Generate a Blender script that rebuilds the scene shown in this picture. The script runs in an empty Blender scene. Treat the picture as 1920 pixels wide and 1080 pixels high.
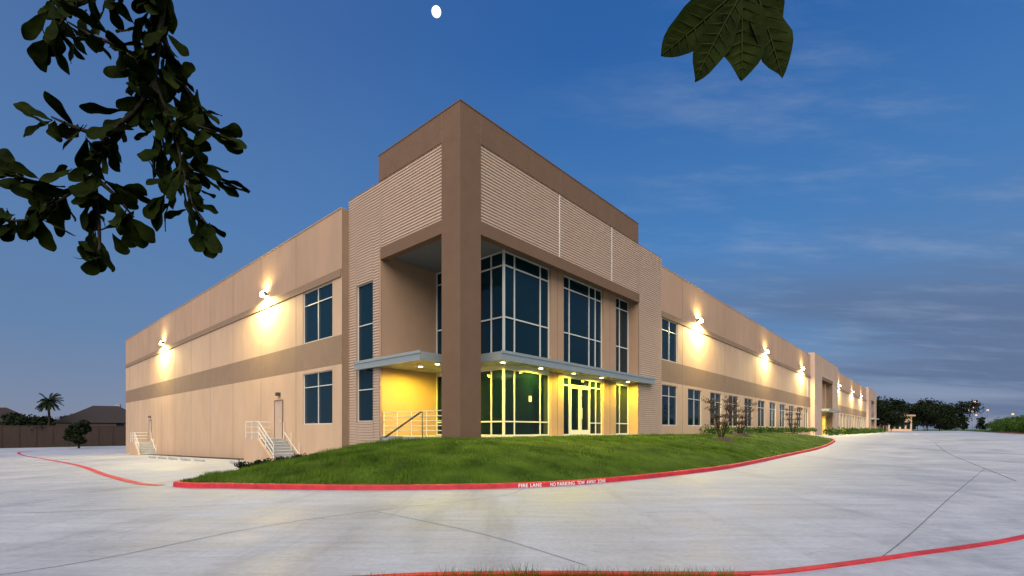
import bpy, math, random
from mathutils import Vector, noise
random.seed(7)
C=Vector((-1.969,18.0,0)); A=math.atan2(.7466,.6653); cA,sA=math.cos(A),math.sin(A)
def W(u,v,z=0): return Vector((C.x+u*cA-v*sA, C.y+u*sA+v*cA, z))
def UV(x,y):
    dx,dy=x-C.x,y-C.y
    return dx*cA+dy*sA, -dx*sA+dy*cA
def sst(a,b,x):
    t=max(0,min(1,(x-a)/(b-a))); return t*t*(3-2*t)
def g(u,v): return -1.5-.0233*max(0,min(60,v))+.6*sst(25,50,u)*(1-sst(5,30,v))
def gw(x,y): return g(*UV(x,y))

# ---------------- materials
def mat(name,col,rough=.8,metal=0,spec=.5,var=.0,vscale=2.0,bump=0,bscale=60,emit=None,estr=0,stretch=(1,1,1),var2=0,v2scale=.3):
    m=bpy.data.materials.new(name); m.use_nodes=True; nt=m.node_tree; N=nt.nodes; L=nt.links
    b=N['Principled BSDF']; b.inputs['Base Color'].default_value=(*col,1); b.inputs['Roughness'].default_value=rough
    b.inputs['Metallic'].default_value=metal; b.inputs['Specular IOR Level'].default_value=spec
    geo=N.new('ShaderNodeNewGeometry'); mp=N.new('ShaderNodeMapping'); mp.inputs['Scale'].default_value=stretch
    L.new(geo.outputs['Position'],mp.inputs['Vector'])
    out=None
    if var>0:
        n=N.new('ShaderNodeTexNoise'); n.inputs['Scale'].default_value=vscale; n.inputs['Detail'].default_value=6; n.inputs['Roughness'].default_value=.65
        L.new(mp.outputs[0],n.inputs['Vector'])
        mr=N.new('ShaderNodeMapRange'); mr.inputs['From Min'].default_value=.3; mr.inputs['From Max'].default_value=.7
        mr.inputs['To Min'].default_value=1-var; mr.inputs['To Max'].default_value=1+var; L.new(n.outputs['Fac'],mr.inputs['Value'])
        v=mr.outputs[0]
        if var2>0:
            n2=N.new('ShaderNodeTexNoise'); n2.inputs['Scale'].default_value=v2scale; n2.inputs['Detail'].default_value=3
            L.new(mp.outputs[0],n2.inputs['Vector'])
            m2=N.new('ShaderNodeMapRange'); m2.inputs['From Min'].default_value=.3; m2.inputs['From Max'].default_value=.7
            m2.inputs['To Min'].default_value=1-var2; m2.inputs['To Max'].default_value=1+var2; L.new(n2.outputs['Fac'],m2.inputs['Value'])
            mm=N.new('ShaderNodeMath'); mm.operation='MULTIPLY'; L.new(v,mm.inputs[0]); L.new(m2.outputs[0],mm.inputs[1]); v=mm.outputs[0]
        vm=N.new('ShaderNodeVectorMath'); vm.operation='SCALE'; vm.inputs[0].default_value=col; L.new(v,vm.inputs['Scale'])
        L.new(vm.outputs[0],b.inputs['Base Color']); out=vm
    if bump>0:
        n=N.new('ShaderNodeTexNoise'); n.inputs['Scale'].default_value=bscale; n.inputs['Detail'].default_value=4
        L.new(geo.outputs['Position'],n.inputs['Vector'])
        bp=N.new('ShaderNodeBump'); bp.inputs['Strength'].default_value=bump; bp.inputs['Distance'].default_value=.02
        L.new(n.outputs['Fac'],bp.inputs['Height']); L.new(bp.outputs[0],b.inputs['Normal'])
    if emit: b.inputs['Emission Color'].default_value=(*emit,1); b.inputs['Emission Strength'].default_value=estr
    return m
M={}
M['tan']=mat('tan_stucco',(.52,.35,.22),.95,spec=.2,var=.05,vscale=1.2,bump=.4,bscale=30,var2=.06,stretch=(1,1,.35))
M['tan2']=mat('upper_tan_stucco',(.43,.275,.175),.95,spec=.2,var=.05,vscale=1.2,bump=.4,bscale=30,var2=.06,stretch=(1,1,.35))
M['taupe']=mat('taupe_stucco',(.175,.103,.062),.95,spec=.2,var=.07,vscale=1.5,bump=.4,bscale=30)
M['band']=mat('band_stucco',(.265,.175,.11),.95,spec=.2,var=.06,vscale=1.5,bump=.4,bscale=30)
M['rib']=mat('ribbed_stucco',(.56,.41,.30),.9,spec=.2,var=.04,vscale=1.5,bump=.2)
M['warm']=mat('warm_stucco',(.40,.25,.15),.95,spec=.2,var=.05,vscale=1.5,bump=.3,bscale=35)
M['joint']=mat('joint_sealant',(.19,.13,.09),.9)
M['frame']=mat('aluminium_frame',(.60,.58,.50),.5,metal=0,var=.04)
M['metal']=mat('canopy_metal',(.33,.36,.34),.45,metal=.3,var=.05,vscale=3)
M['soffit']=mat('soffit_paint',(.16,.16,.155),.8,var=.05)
M['rail']=mat('painted_rail',(.62,.58,.48),.5,var=.05)
M['dark']=mat('dark_fixture',(.06,.055,.05),.5)
M['conc']=mat('step_concrete',(.34,.32,.29),.9,var=.12,vscale=2,bump=.3)
M['doorp']=mat('door_paint',(.50,.36,.25),.6,var=.03)
M['red']=mat('red_curb_paint',(.47,.018,.022),.6,var=.3,vscale=5,bump=.3,bscale=40,var2=.2,v2scale=.8)
M['white']=mat('white_paint',(.8,.78,.75),.6,var=.08,vscale=8)
M['sheet']=mat('paper_notice',(.4,.42,.42),.6,var=.08,vscale=8)
M['lamp']=mat('lamp_lens',(.9,.85,.6),.4,emit=(1,.88,.48),estr=80)
M['can']=mat('downlight_lens',(.9,.85,.6),.4,emit=(1,.85,.35),estr=20)
M['moon']=mat('moon_surface',(.5,.5,.45),.9,emit=(1,.93,.66),estr=1.5,var=.2,vscale=.05)
M['glow']=mat('street_light_lens',(.9,.6,.3),.4,emit=(1,.42,.16),estr=1.3)
M['bark']=mat('bark',(.035,.026,.018),.95,spec=.1,var=.3,vscale=12,bump=.6)
M['mulch']=mat('mulch',(.05,.03,.02),1,var=.5,vscale=15,bump=1,bscale=25)
M['fence']=mat('fence_wood',(.055,.032,.022),.9,var=.25,vscale=3,stretch=(4,4,.3))
M['roof']=mat('roof_shingle',(.04,.032,.03),.95,spec=.1,var=.2,vscale=5)
M['brick']=mat('house_brick',(.10,.065,.05),.9,var=.15,vscale=8)
M['roofm']=mat('roof_membrane',(.45,.45,.44),.9,var=.05)
M['djoint']=mat('expansion_joint',(.14,.14,.14),.95,spec=.1,var=.3,vscale=4)
def glassmat(name,col,rough=.03,trans=0):
    m=mat(name,col,rough,spec=.5); nt=m.node_tree; b=nt.nodes['Principled BSDF']
    geo=nt.nodes.new('ShaderNodeNewGeometry'); n=nt.nodes.new('ShaderNodeTexNoise'); n.inputs['Scale'].default_value=.5
    nt.links.new(geo.outputs['Position'],n.inputs['Vector']); bp=nt.nodes.new('ShaderNodeBump'); bp.inputs['Strength'].default_value=.1; bp.inputs['Distance'].default_value=.1
    nt.links.new(n.outputs['Fac'],bp.inputs['Height']); nt.links.new(bp.outputs[0],b.inputs['Normal'])
    b.inputs['IOR'].default_value=1.36
    if trans:
        tr=nt.nodes.new('ShaderNodeBsdfTransparent'); tr.inputs[0].default_value=(.5,.72,.72,1); mx=nt.nodes.new('ShaderNodeMixShader'); mx.inputs[0].default_value=1-trans
        nt.links.new(tr.outputs[0],mx.inputs[1]); nt.links.new(b.outputs[0],mx.inputs[2]); nt.links.new(mx.outputs[0],nt.nodes['Material Output'].inputs['Surface'])
    return m
M['glass']=glassmat('tinted_glass',(.003,.018,.026))
M['glasst']=glassmat('lobby_glass',(.004,.018,.026),trans=.5)
def leafmat(name,c1,c2,sc=3,rough=.6,spec=.3):
    m=mat(name,c1,rough,spec=spec); nt=m.node_tree;N=nt.nodes;L=nt.links;b=N['Principled BSDF']
    geo=N.new('ShaderNodeNewGeometry'); n=N.new('ShaderNodeTexNoise'); n.inputs['Scale'].default_value=sc; n.inputs['Detail'].default_value=5
    L.new(geo.outputs['Position'],n.inputs['Vector']); r=N.new('ShaderNodeValToRGB'); r.color_ramp.elements[0].position=.32; r.color_ramp.elements[1].position=.68
    r.color_ramp.elements[0].color=(*c1,1); r.color_ramp.elements[1].color=(*c2,1)
    L.new(n.outputs['Fac'],r.inputs[0]); L.new(r.outputs[0],b.inputs['Base Color']); return m
M['oak']=leafmat('oak_leaf',(.0035,.0075,.001),(.018,.026,.003),22,.75,.03)
# leaf surface relief
nt=M['oak'].node_tree; nz=nt.nodes.new('ShaderNodeTexNoise'); nz.inputs['Scale'].default_value=90; nz.inputs['Detail'].default_value=5
gg=nt.nodes.new('ShaderNodeNewGeometry'); nt.links.new(gg.outputs['Position'],nz.inputs['Vector']); bb_=nt.nodes.new('ShaderNodeBump'); bb_.inputs['Strength'].default_value=.6; bb_.inputs['Distance'].default_value=.004
nt.links.new(nz.outputs['Fac'],bb_.inputs['Height']); nt.links.new(bb_.outputs[0],nt.nodes['Principled BSDF'].inputs['Normal'])
M['vein']=mat('leaf_vein',(.03,.035,.008),.8,spec=.05,var=.2,vscale=40)
M['leafd']=leafmat('dark_foliage',(.006,.011,.004),(.022,.03,.010),.6,.8,.1)
M['leafg']=leafmat('shrub_foliage',(.02,.05,.008),(.07,.12,.02),1.2,.8,.1)
M['leafr']=leafmat('reddish_foliage',(.07,.022,.015),(.08,.06,.02),3)
M['grass']=leafmat('lawn_grass',(.018,.042,.004),(.07,.12,.010),.9,.9,.1)
M['blade']=leafmat('grass_blade',(.025,.06,.004),(.11,.175,.014),1.1,.8,.1)
M['field']=leafmat('field_grass',(.03,.06,.012),(.05,.09,.02),.15,.95,.1)
def concrete():
    m=mat('driveway_concrete',(.5,.5,.5),.75,spec=.35); nt=m.node_tree;N=nt.nodes;L=nt.links;b=N['Principled BSDF']
    geo=N.new('ShaderNodeNewGeometry')
    def ns(sc,det,vec,ro=.6,dist=0):
        n=N.new('ShaderNodeTexNoise'); n.inputs['Scale'].default_value=sc; n.inputs['Detail'].default_value=det; n.inputs['Roughness'].default_value=ro; n.inputs['Distortion'].default_value=dist
        L.new(vec,n.inputs['Vector']); return n.outputs['Fac']
    def rng(s,a,b_,c,d):
        r=N.new('ShaderNodeMapRange'); r.inputs['From Min'].default_value=a; r.inputs['From Max'].default_value=b_; r.inputs['To Min'].default_value=c; r.inputs['To Max'].default_value=d
        L.new(s,r.inputs['Value']); return r.outputs[0]
    def mul(a,b_):
        r=N.new('ShaderNodeMath'); r.operation='MULTIPLY'; L.new(a,r.inputs[0]); L.new(b_,r.inputs[1]); return r.outputs[0]
    P=geo.outputs['Position']
    st=N.new('ShaderNodeMapping'); st.inputs['Scale'].default_value=(.25,1.6,1); st.inputs['Rotation'].default_value=(0,0,-.1); L.new(P,st.inputs['Vector'])
    a=rng(ns(.35,6,P,.7,.5),.3,.7,.76,1.16); b2=rng(ns(1.6,8,st.outputs[0],.75,.8),.3,.7,.80,1.12); c=rng(ns(14,4,P),.3,.7,.90,1.08)
    st2=N.new('ShaderNodeMapping'); st2.inputs['Scale'].default_value=(1,.12,1); st2.inputs['Rotation'].default_value=(0,0,.75); L.new(P,st2.inputs['Vector'])
    d=rng(ns(1.1,5,st2.outputs[0],.6),.54,.72,1,.78)
    e=rng(ns(1.5,4,P,.5,3),.60,.66,1,.91)
    t=mul(mul(mul(mul(a,b2),c),d),e)
    vm=N.new('ShaderNodeVectorMath'); vm.operation='SCALE'; vm.inputs[0].default_value=(.385,.395,.42); L.new(t,vm.inputs['Scale']); L.new(vm.outputs[0],b.inputs['Base Color'])
    bp=N.new('ShaderNodeBump'); bp.inputs['Strength'].default_value=.3; bp.inputs['Distance'].default_value=.01; L.new(ns(30,4,st.outputs[0]),bp.inputs['Height']); L.new(bp.outputs[0],b.inputs['Normal'])
    L.new(rng(a,.84,1.12,.5,.8),b.inputs['Roughness'])
    return m
M['drive']=concrete()

# ---------------- mesh builder
def empty(name,loc=(0,0,0)):
    e=bpy.data.objects.new(name,None); e.location=loc; e.empty_display_size=.5; bpy.context.scene.collection.objects.link(e); bpy.context.view_layer.update(); return e
class MB:
    def __init__(s,xf=None): s.v=[];s.f=[];s.m=[];s.ml=[];s.xf=xf or (lambda x,y,z:Vector((x,y,z)))
    def mi(s,k):
        if k not in s.ml: s.ml.append(k)
        return s.ml.index(k)
    def poly(s,pts,k,raw=False):
        n=len(s.v); s.v+= [Vector(p) if raw else s.xf(*p) for p in pts]; s.f.append(tuple(range(n,n+len(pts)))); s.m.append(s.mi(k))
    def box(s,x0,x1,y0,y1,z0,z1,k,xf=None):
        xf=xf or s.xf
        n=len(s.v); s.v+=[xf(x,y,z) for z in (z0,z1) for y in (y0,y1) for x in (x0,x1)]
        for q in ((0,2,3,1),(4,5,7,6),(0,1,5,4),(1,3,7,5),(3,2,6,7),(2,0,4,6)): s.f.append(tuple(n+i for i in q)); s.m.append(s.mi(k))
    def tube(s,pts,rs,k,n=6,raw=True):
        pts=[Vector(p) if raw else s.xf(*p) for p in pts]
        if not hasattr(rs,'__len__'): rs=[rs]*len(pts)
        base=len(s.v)
        for i,p in enumerate(pts):
            d=(pts[min(i+1,len(pts)-1)]-pts[max(i-1,0)]).normalized()
            a=d.cross(Vector((0,0,1))) if abs(d.z)<.95 else d.cross(Vector((1,0,0))); a.normalize(); b=d.cross(a)
            for j in range(n):
                t=2*math.pi*j/n; s.v.append(p+(a*math.cos(t)+b*math.sin(t))*rs[i])
        for i in range(len(pts)-1):
            for j in range(n):
                s.f.append((base+i*n+j,base+i*n+(j+1)%n,base+(i+1)*n+(j+1)%n,base+(i+1)*n+j)); s.m.append(s.mi(k))
        s.f.append(tuple(base+j for j in range(n))[::-1]); s.m.append(s.mi(k))
        e=base+(len(pts)-1)*n; s.f.append(tuple(e+j for j in range(n))); s.m.append(s.mi(k))
    def build(s,name,parent=None,smooth=False,fixn=False):
        xs=[p.x for p in s.v]; ys=[p.y for p in s.v]; zs=[p.z for p in s.v]
        o=Vector(((min(xs)+max(xs))/2,(min(ys)+max(ys))/2,min(zs)))
        me=bpy.data.meshes.new(name); me.from_pydata([p-o for p in s.v],[],s.f)
        for k in s.ml: me.materials.append(M[k])
        me.polygons.foreach_set('material_index',s.m)
        if smooth: me.polygons.foreach_set('use_smooth',[True]*len(s.f))
        me.update()
        if fixn:
            import bmesh; bm=bmesh.new(); bm.from_mesh(me)
            bmesh.ops.recalc_face_normals(bm,faces=bm.faces)
            bm.to_mesh(me); bm.free()
        ob=bpy.data.objects.new(name,me); ob.location=o; bpy.context.scene.collection.objects.link(ob)
        if parent: par(ob,parent)
        return ob
def par(ob,parent):
    ob.parent=parent; ob.matrix_parent_inverse=parent.matrix_basis.inverted()
def facade(kind,plane):
    if kind=='R': return lambda s,d,z: W(s,plane+d,z)
    return lambda s,d,z: W(plane+d,s,z)
def wall(mb,F,s0,s1,bands,openings,rd=.12):
    ss=sorted(set([s0,s1]+[o[0] for o in openings]+[o[1] for o in openings]))
    zs=sorted(set([b[0] for b in bands]+[b[1] for b in bands]+[o[2] for o in openings]+[o[3] for o in openings]))
    for i in range(len(ss)-1):
        for j in range(len(zs)-1):
            a,b,c,d=ss[i],ss[i+1],zs[j],zs[j+1]; mx,mz=(a+b)/2,(c+d)/2
            if any(o[0]<mx<o[1] and o[2]<mz<o[3] for o in openings): continue
            k=[q[2] for q in bands if q[0]<mz<q[1]]
            if not k: continue
            mb.poly([F(a,0,c),F(b,0,c),F(b,0,d),F(a,0,d)],k[0],True)
    for a,b,c,d in [o[:4] for o in openings]:
        k='tan'
        for p in ([(a,c),(b,c)],[(a,d),(b,d)],[(a,c),(a,d)],[(b,c),(b,d)]):
            (x0,z0),(x1,z1)=p; mb.poly([F(x0,0,z0),F(x1,0,z1),F(x1,rd,z1),F(x0,rd,z0)],k,True)
def window(fr,gl,F,a,b,c,d,vs,hs,dep=.12,fw=.045,k='frame',gk='glass'):
    # each pane is its own sheet, very slightly out of plane with its neighbours as real glazing is
    xs=[a]+list(vs)+[b]; zs=[c]+sorted(hs)+[d]
    for i in range(len(xs)-1):
        for j in range(len(zs)-1):
            o=[random.uniform(0,.012) for _ in range(3)]
            gl.poly([F(xs[i],dep+o[0],zs[j]),F(xs[i+1],dep+o[1],zs[j]),F(xs[i+1],dep+o[1]+o[2]-o[0],zs[j+1]),F(xs[i],dep+o[2],zs[j+1])],gk,True)
    e=.001; D0,D1=dep-.06,dep-.014
    fr.box(a+e,a+fw,D0,D1,c+e,d-e,k,F); fr.box(b-fw,b-e,D0,D1,c+e,d-e,k,F)
    fr.box(a+fw,b-fw,D0,D1,c+e,c+fw,k,F); fr.box(a+fw,b-fw,D0,D1,d-fw,d-e,k,F)
    for x in vs: fr.box(x-fw/2,x+fw/2,D0+.004,D1,c+fw,d-fw,k,F)
    for z in hs: fr.box(a+fw,b-fw,D0+.008,D1,z-fw/2,z+fw/2,k,F)
def ribs(mb,F,s0,s1,z0,z1,amp=.05,per=.13,k='rib'):
    n=max(1,round((z1-z0)/per)); h=(z1-z0)/n; prof=[]
    for i in range(n):
        z=z0+i*h; prof+=[(0,z),(0,z+h*.45),(amp,z+h*.52),(amp,z+h*.93)]
    prof.append((0,z1))
    b=len(mb.v)
    for d,z in prof: mb.v+=[F(s0,d,z),F(s1,d,z)]
    for i in range(len(prof)-1):
        q=b+2*i; mb.f.append((q,q+1,q+3,q+2)); mb.m.append(mb.mi(k))

# ================= WAREHOUSE
BLD=empty('warehouse_building',W(0,0,-.3))
FL=facade('L',-.34); FR=facade('R',.1); TL=facade('L',.03); TR=facade('R',.03)
walls=MB(W); fr=MB(W); gl=MB(W); rb=MB(W); jn=MB(W)
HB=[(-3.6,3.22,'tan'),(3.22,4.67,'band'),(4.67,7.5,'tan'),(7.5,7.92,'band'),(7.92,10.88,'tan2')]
VE=60.5
opL=[(9.2,12.5,4.7,7.49),(9.2,12.5,.27,3.03)]
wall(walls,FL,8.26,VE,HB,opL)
for o in opL:
    w=(o[1]-o[0]); window(fr,gl,FL,*o,[o[0]+w*.5],[o[3]-.75])
walls.poly([W(-.34,8.26,-2),W(.1,8.26,-2),W(.1,8.26,10.88),W(-.34,8.26,10.88)],'band',True)
opR=[(18.15,20.75,4.7,7.49)]
lower=[]
for i in range(11):
    a=17.95+4.68*i if i else 18.15; b=17.8+4.68*i+2.9
    lower.append((a,b,.27,3.03))
lower2=[(95+4.68*i,95+4.68*i+2.9,.27,3.03) for i in range(11)]
opR+=lower; UE=170
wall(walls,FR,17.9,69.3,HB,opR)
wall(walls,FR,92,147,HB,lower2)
for o in opR+lower2: window(fr,gl,FR,*o,[(o[0]+o[1])/2],[o[3]-.75])
for F,a,b in ((FL,8.3,VE),(FR,17.95,69.2),(FR,92.1,147)):
    walls.box(a,b,-.06,-.002,7.52,7.9,'band',F)
for F,js in ((FL,[13.35+5*i for i in range(10)]),(FR,[21.6+9.36*i for i in range(6)]+[94+9.36*i for i in range(6)])):
    for j in js: 
        for z0,z1 in ((-3.4,7.51),(7.91,10.87)): jn.box(j-.018,j+.018,-.004,-.001,z0,z1,'joint',F)
walls.poly([W(-.34,8.26,10.6),W(60,8.26,10.6),W(60,VE,10.6),W(-.34,VE,10.6)],'roofm',True)
walls.poly([W(17.9,.1,10.6),W(170,.1,10.6),W(170,8.26,10.6),W(17.9,8.26,10.6)],'roofm',True)
walls.poly([W(60,8.26,10.62),W(170,8.26,10.62),W(170,VE,10.62),W(60,VE,10.62)],'roofm',True)
walls.poly([W(-.34,VE,-3.6),W(170,VE,-3.6),W(170,VE,10.88),W(-.34,VE,10.88)],'tan',True)
walls.poly([W(170,.1,-3.6),W(170,VE,-3.6),W(170,VE,10.88),W(170,.1,10.88)],'tan',True)
walls.box(8.3,VE,-.03,.25,10.881,10.93,'tan2',FL); walls.box(17.95,69.2,-.02,.25,10.881,10.93,'tan2',FR); walls.box(92.1,147,-.02,.25,10.881,10.93,'tan2',FR)

# ---- corner tower
walls.box(0,1.1,0,1.1,-1.2,11.36,'taupe')
walls.box(0,14.56,0,5.56,11.362,12.53,'taupe')
walls.box(-.02,14.58,-.02,5.58,12.531,12.57,'taupe')
walls.box(1.1,14.7,0,.35,7.76,8.30,'taupe'); walls.box(0,.35,1.1,5.43,7.76,8.30,'taupe')
ribs(rb,TR,1.1,6.44,8.30,11.36); ribs(rb,TR,6.47,11.41,8.30,11.36); ribs(rb,TR,11.44,14.7,8.30,11.36)
ribs(rb,TR,14.7,17.9,-.6,11.36)
ribs(rb,TL,1.1,5.43,8.30,11.36)
wl=(6.09,7.55,.37,6.99)
ribs(rb,TL,5.43,wl[0],-1.8,11.36); ribs(rb,TL,wl[1],8.26,-1.8,11.36); ribs(rb,TL,wl[0],wl[1],-1.8,wl[2]); ribs(rb,TL,wl[0],wl[1],wl[3],11.36)
for p in ([(wl[0],wl[2]),(wl[1],wl[2])],[(wl[0],wl[3]),(wl[1],wl[3])],[(wl[0],wl[2]),(wl[0],wl[3])],[(wl[1],wl[2]),(wl[1],wl[3])]):
    (x0,z0),(x1,z1)=p; walls.poly([TL(x0,0,z0),TL(x1,0,z1),TL(x1,.14,z1),TL(x0,.14,z0)],'warm',True)
window(fr,gl,TL,*wl,[],[1.9,3.1,5.0],dep=.14)
walls.poly([W(17.9,.03,-1),W(17.9,8.26,-1),W(17.9,8.26,11.36),W(17.9,.03,11.36)],'rib',True)
walls.poly([W(.03,8.26,10.0),W(17.9,8.26,10.0),W(17.9,8.26,11.36),W(.03,8.26,11.36)],'rib',True)
walls.poly([W(.1,.1,11.3),W(17.9,.1,11.3),W(17.9,8.26,11.3),W(.1,8.26,11.3)],'roofm',True)
jn.box(6.44,6.47,.02,.085,8.31,11.35,'white'); jn.box(11.41,11.44,.02,.085,8.31,11.35,'white')
for j in (6.45,11.42): jn.box(j-.015,j+.015,-.004,-.001,11.37,12.52,'joint'); 
jn.box(1.085,1.115,-.004,-.001,11.37,12.52,'joint'); jn.box(-.004,-.001,1.085,1.115,11.37,12.52,'joint')
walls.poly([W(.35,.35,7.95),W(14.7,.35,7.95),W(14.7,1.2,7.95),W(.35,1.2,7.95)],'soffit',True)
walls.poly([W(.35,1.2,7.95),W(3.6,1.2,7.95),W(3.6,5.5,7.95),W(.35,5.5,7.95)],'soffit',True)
walls.box(.09,3.4,5.43,5.7,-1.2,8.2,'warm'); walls.box(0.02,.07,5.43,5.55,-1.2,8.2,'warm')
walls.box(14.7,14.9,.09,1.2,-.6,8.2,'warm')
for a,b in ((6.56,7.62),(11.54,12.94)):
    walls.box(a,b,.62,1.1,-.4,7.95,'warm')
    jn.box((a+b)/2-.01,(a+b)/2+.01,.612,.619,-.3,7.9,'joint')
GR=facade('R',.68); GLf=facade('L',3.2)
H=[7.3,5.0]; FW=.06
for a,b,vs in ((3.2,6.56,[3.98,5.86]),(7.62,11.54,[8.3,10.2,10.85]),(12.94,14.7,[13.6])):
    window(fr,gl,GR,a,b,3.35,7.93,vs,H,dep=.12,fw=FW)
    fr.box(a,b,.06,.2,2.72,3.349,'frame',GR)
    if a==7.62:
        window(fr,gl,GR,10.25,b,-.3,2.719,[10.9],[2.3,.35],dep=.12,fw=FW,gk='glasst')
        window(fr,gl,GR,7.62,8.33,-.3,2.719,[],[2.3],dep=.12,fw=FW,gk='glasst')
        window(fr,gl,GR,8.33,10.25,2.3,2.719,[],[],dep=.12,fw=FW,gk='glasst')
        for x0 in (8.34,9.30):
            x1=x0+.94; F=GR
            gl.poly([F(x0,.1,-.3),F(x1,.1,-.3),F(x1,.1,2.3),F(x0,.1,2.3)],'glasst',True)
            fr.box(x0,x0+.11,.03,.098,-.28,2.28,'frame',F); fr.box(x1-.11,x1,.03,.098,-.28,2.28,'frame',F)
            fr.box(x0+.11,x1-.11,.03,.098,-.28,-.03,'frame',F); fr.box(x0+.11,x1-.11,.03,.098,2.15,2.28,'frame',F)
        for x in (9.22,9.36): fr.tube([GR(x,-.03,.55),GR(x,-.03,1.15)],.018,'frame')
    else: window(fr,gl,GR,a,b,-.3,2.719,vs,[.35],dep=.12,fw=FW,gk='glasst')
window(fr,gl,GLf,.80,5.43,3.35,7.93,[1.55,2.9,4.2],H,dep=.12,fw=FW)
window(fr,gl,GLf,.80,5.43,-.3,2.719,[1.55,2.9,4.2],[.35],dep=.12,fw=FW,gk='glasst')
fr.box(.8,5.43,.06,.2,2.72,3.349,'frame',GLf)
fr.box(3.2,3.29,.70,.79,-.3,7.94,'frame')
jn.box(5.0,5.22,.765,.775,1.3,1.58,'sheet')
walls.box(.0,14.7,.0,.78,-.7,-.3,'conc'); walls.box(0,3.3,.78,5.43,-.7,-.302,'conc')
it=MB(W)
it.poly([(3.5,5.4,-.3),(14.7,5.4,-.3),(14.7,5.4,2.8),(3.5,5.4,2.8)],'taupe'); it.poly([(3.36,.83,-.29),(14.7,.83,-.29),(14.7,5.4,-.29),(3.36,5.4,-.29)],'conc')
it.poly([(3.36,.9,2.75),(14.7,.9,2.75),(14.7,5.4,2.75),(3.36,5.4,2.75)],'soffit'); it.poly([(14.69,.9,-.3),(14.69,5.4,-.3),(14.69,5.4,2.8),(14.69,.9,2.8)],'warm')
it.box(7.2,7.5,2.6,5.39,-.28,2.74,'dark'); it.box(11.6,11.9,2.2,5.39,-.28,2.74,'dark'); it.box(8.6,9.6,5.3,5.38,-.28,1.9,'dark'); it.box(4.6,6.4,4.6,5.2,-.28,.8,'dark')
it.build('lobby_interior',BLD)
cn=MB(W)
cn.box(2.0,16.2,-.3,.61,2.84,3.2,'metal'); cn.box(2.0,3.19,.61,1.6,2.84,3.2,'metal')
cn.box(-.22,1.99,2.2,5.42,2.84,3.2,'metal'); cn.box(1.99,3.19,1.6,5.42,2.84,3.2,'metal'); cn.box(-.22,-.02,5.42,7.3,2.84,3.2,'metal')
cn.box(1.96,16.24,-.33,-.301,3.12,3.24,'metal'); cn.box(-.25,-.221,2.17,7.33,3.12,3.24,'metal')
for i in range(28):
    x=2.3+i*.5; cn.box(x,x+.012,-.25,.6,2.832,2.839,'dark')
for i in range(10):
    y=2.5+i*.32; cn.box(-.18,1.95,y,y+.012,2.832,2.839,'dark')
cn.build('entrance_canopy',BLD)
def light(kind,name,loc,power,col,parent,rot=(0,0,0),size=math.radians(150),blend=.9,rad=.08):
    l=bpy.data.lights.new(name,kind); l.energy=power; l.color=col; l.shadow_soft_size=rad
    if kind=='SPOT': l.spot_size=size; l.spot_blend=blend
    o=bpy.data.objects.new(name,l); o.location=loc; o.rotation_euler=rot; bpy.context.scene.collection.objects.link(o); par(o,parent); return o
dl=MB(W)
YC=(1,.82,.06)
for (a,b) in ((2.6,.2),(5.2,.2),(7.9,.2),(10.6,.2),(13.6,.2),(1.1,3.9),(1.1,2.7)):
    n=12; pts=[(a+.1*math.cos(t*2*math.pi/n),b+.1*math.sin(t*2*math.pi/n),2.826) for t in range(n)]
    dl.poly(pts[::-1],'can')
    light('SPOT','canopy_downlight',W(a,b,2.79),620,YC,BLD,size=math.radians(176),blend=.4,rad=.09)
light('POINT','lobby_light',W(6,3.0,2.3),30,(1,.85,.35),BLD,rad=.15); light('POINT','lobby_light',W(12.8,3.0,2.3),30,(1,.85,.35),BLD,rad=.15)
dl.build('canopy_downlight_lens',BLD)
wp=MB(W)
def pack(F,s,z=8.25,p=3400):
    wp.box(s-.22,s+.22,-.30,-.07,z-.02,z+.22,'dark',F)
    wp.box(s-.2,s+.2,-.34,-.301,z-.04,z+.16,'lamp',F); wp.box(s-.18,s+.18,-.28,-.08,z-.05,z-.021,'lamp',F)
    wp.box(s-.2,s+.2,-.31,-.08,z+.221,z+.235,'lamp',F)
    light('SPOT','wall_pack_light',F(s,-.6,z-.12),p,(1,.82,.36),BLD,size=math.radians(176),blend=.35,rad=.1)
    light('SPOT','wall_pack_uplight',F(s,-.4,z+.3),p*.05,(1,.82,.36),BLD,rot=(math.radians(180),0,0),size=math.radians(170),blend=.5,rad=.1)
pack(FL,17.4); pack(FL,42.2,p=4600)
for s in (24.5,44.0,62.8,96.7,116.5,134): pack(FR,s,p=3400 if s<50 else 4600)
wp.build('wall_pack_fixture',BLD)
F2=facade('R',-.45)
for (a,b) in ((69.3,75.5),(86,92),(147,154),(163,170)):
    ribs(rb,F2,a,b,-1,11.3,per=.2)
    walls.poly([W(a,-.45,-1),W(a,.4,-1),W(a,.4,11.3),W(a,-.45,11.3)],'rib',True); walls.poly([W(b,-.45,-1),W(b,.4,-1),W(b,.4,11.3),W(b,-.45,11.3)],'rib',True)
    walls.box(a,b,-.3,3,11.301,11.35,'rib')
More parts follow.
